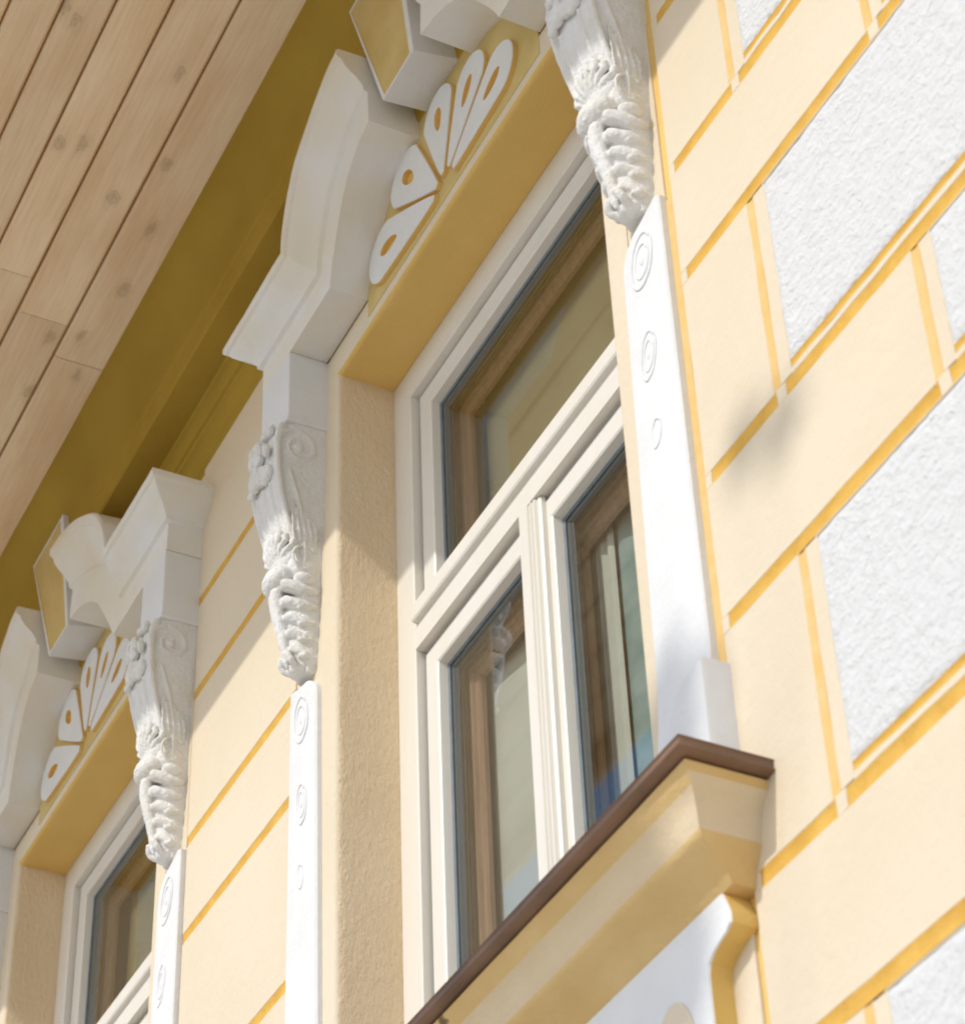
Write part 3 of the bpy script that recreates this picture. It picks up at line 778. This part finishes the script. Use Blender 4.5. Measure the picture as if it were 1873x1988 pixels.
# ---------------------------------------------------------------- curtains hanging inside (things of their own)
def curtain(x0, x1, z0, z1, y, m, label, amp=.02, fr=60):
    mb = MB(); n = int((x1-x0)*160); rows = []
    for z in (z0, (z0+z1)/2, z1):
        rows.append([(x0+(x1-x0)*i/n-x0, amp*math.sin(i/n*(x1-x0)*fr+1.5*math.sin(i*.07))+.3*amp*nz(i*.05, z, 1), z-z0) for i in range(n+1)])
    mb.grid(rows); o = mb.build('curtain', m, smooth=80, loc=(x0, y, z0)); tag(o, label, 'curtain', 'curtains inside the windows'); return o
for wi, c in enumerate(CX):
    nm = 'the nearer window' if wi == 0 else 'the farther window at lower left'
    curtain(c-.47, c-.05, 1.97, 3.0, .250, CURTAIN, 'pale sheer curtain hanging behind the left casement of '+nm, amp=.006, fr=26)
    curtain(c-.035, c+.42, 1.97, 3.0, .255, TEAL, 'grey green curtain hanging behind the right casement of '+nm, amp=.008, fr=60)
    curtain(c+.045, c+.105, 1.98, 2.94, .240, CURTAIN, 'narrow pale strip standing for the inner mullion, over the grey green curtain behind '+nm, amp=.004, fr=210)  # pale folded strip standing for the fluted inner window mullion

PANEREFL = mat('olive sheet imitating pane reflection', (.52, .42, .22), .9, (.44, .34, .17), 3)  # olive reflection in the top panes, put into the colour of an added sheet
for wi, c in enumerate(CX):
    mb = MB(); n = 24; rows = [[(-.36+.72*i/n, .003*nz(i*.4, z*3, wi), z) for i in range(n+1)] for z in (3.12, 3.3, 3.5, 3.70)]
    mb.grid(rows); tube(mb, [(-.36, 0, 3.12), (.36, 0, 3.12)], .008)
    o = mb.build('reflection_sheet', PANEREFL, smooth=60, loc=(c-.02, .262, 0))
    tag(o, 'olive sheet imitating pane reflection added behind the top pane of '+('the nearer window' if wi == 0 else 'the farther window at lower left'), 'blind', 'reflection sheets behind the top panes')

# ---------------------------------------------------------------- the street tree whose leaf shade falls softly on the sill
def street_tree():
    rnd = random.Random(21); K = 6.6
    def up_(x, z, k=K): return Vector((x+SUN.x/-SUN.y*k, -k, z+SUN.z/-SUN.y*k))
    clumps = [(up_(-3.05, .95), .62), (up_(-2.98, 1.50, 6.4), .34), (up_(-2.63, 1.70, 6.5), .25), (up_(-2.46, 2.00, 6.6), .14), (up_(-2.205, 2.405, 6.6), .045), (up_(-2.125, 2.36, 6.7), .045), (up_(-2.66, 1.25, 6.9), .27),
              (up_(-3.5, .6, 7.3), .6), (up_(-2.9, .3, 7.6), .6), (up_(-3.2, .2, 6.1), .6), (up_(-2.8, -.4, 6.8), .55), (up_(-3.6, -.2, 6.6), .6), (up_(-3.9, .7, 6.6), .4)]
    root = bpy.data.objects.new('street_tree', None); S.collection.objects.link(root)
    bx, by = clumps[6][0].x, -6.9; root.location = (bx, by, -1.65)
    tag(root, 'young broadleaf tree standing in the street in front of the house', 'tree')
    tr = MB(); top = clumps[0][0]
    tube(tr, [(bx, by, -1.7), (bx+.03, by, .2), (bx-.05, by+.05, 2.4), (top.x+.1, top.y-.1, top.z-1.2), (top.x, top.y, top.z)], [.15, .115, .09, .055, .015], 12)
    for c, r_ in clumps:
        st = Vector((bx-.03, by+.04, min(c.z-.5, 3.2+rnd.random()*1.2))); mid = st.lerp(c, .5)+Vector((0, 0, -.1))
        tube(tr, [tuple(st), tuple(mid), tuple(c)], [.035, .018, .004] if r_ > .1 else [.006, .004, .002], 7)
    bark = mat('grey bark', (.13, .10, .08), .95, (.08, .065, .05), 20, .8, 30, .01)
    t = tr.build('trunk', bark, smooth=50); t.parent = root; t.location = -root.location
    leaf = mat('green leaves', (.07, .13, .03), .6, (.05, .09, .02), 8)
    lf = MB()
    for c, r_ in clumps:
        n = int(2600*r_**2.0*(3.4 if .2 < r_ < .35 else 1.6))+(85 if .1 < r_ < .15 else 8)
        for k in range(n):
            d = Vector((rnd.gauss(0, 1), rnd.gauss(0, 1), rnd.gauss(0, 1))).normalized()*r_*rnd.random()**.42
            p = c+d; a = Vector((rnd.gauss(0, 1), rnd.gauss(0, 1), rnd.gauss(0, .6))).normalized(); b = a.orthogonal().normalized()
            L = rnd.uniform(.035, .055); q = a.cross(b)
            lf.add([tuple(p-a*L), tuple(p-a*L*.2+b*L*.55), tuple(p+a*L*1.1), tuple(p-a*L*.2-b*L*.55+q*L*.15)], [(0, 1, 2, 3)])
    l = lf.build('crown', leaf); l.parent = root; l.location = -root.location
street_tree()
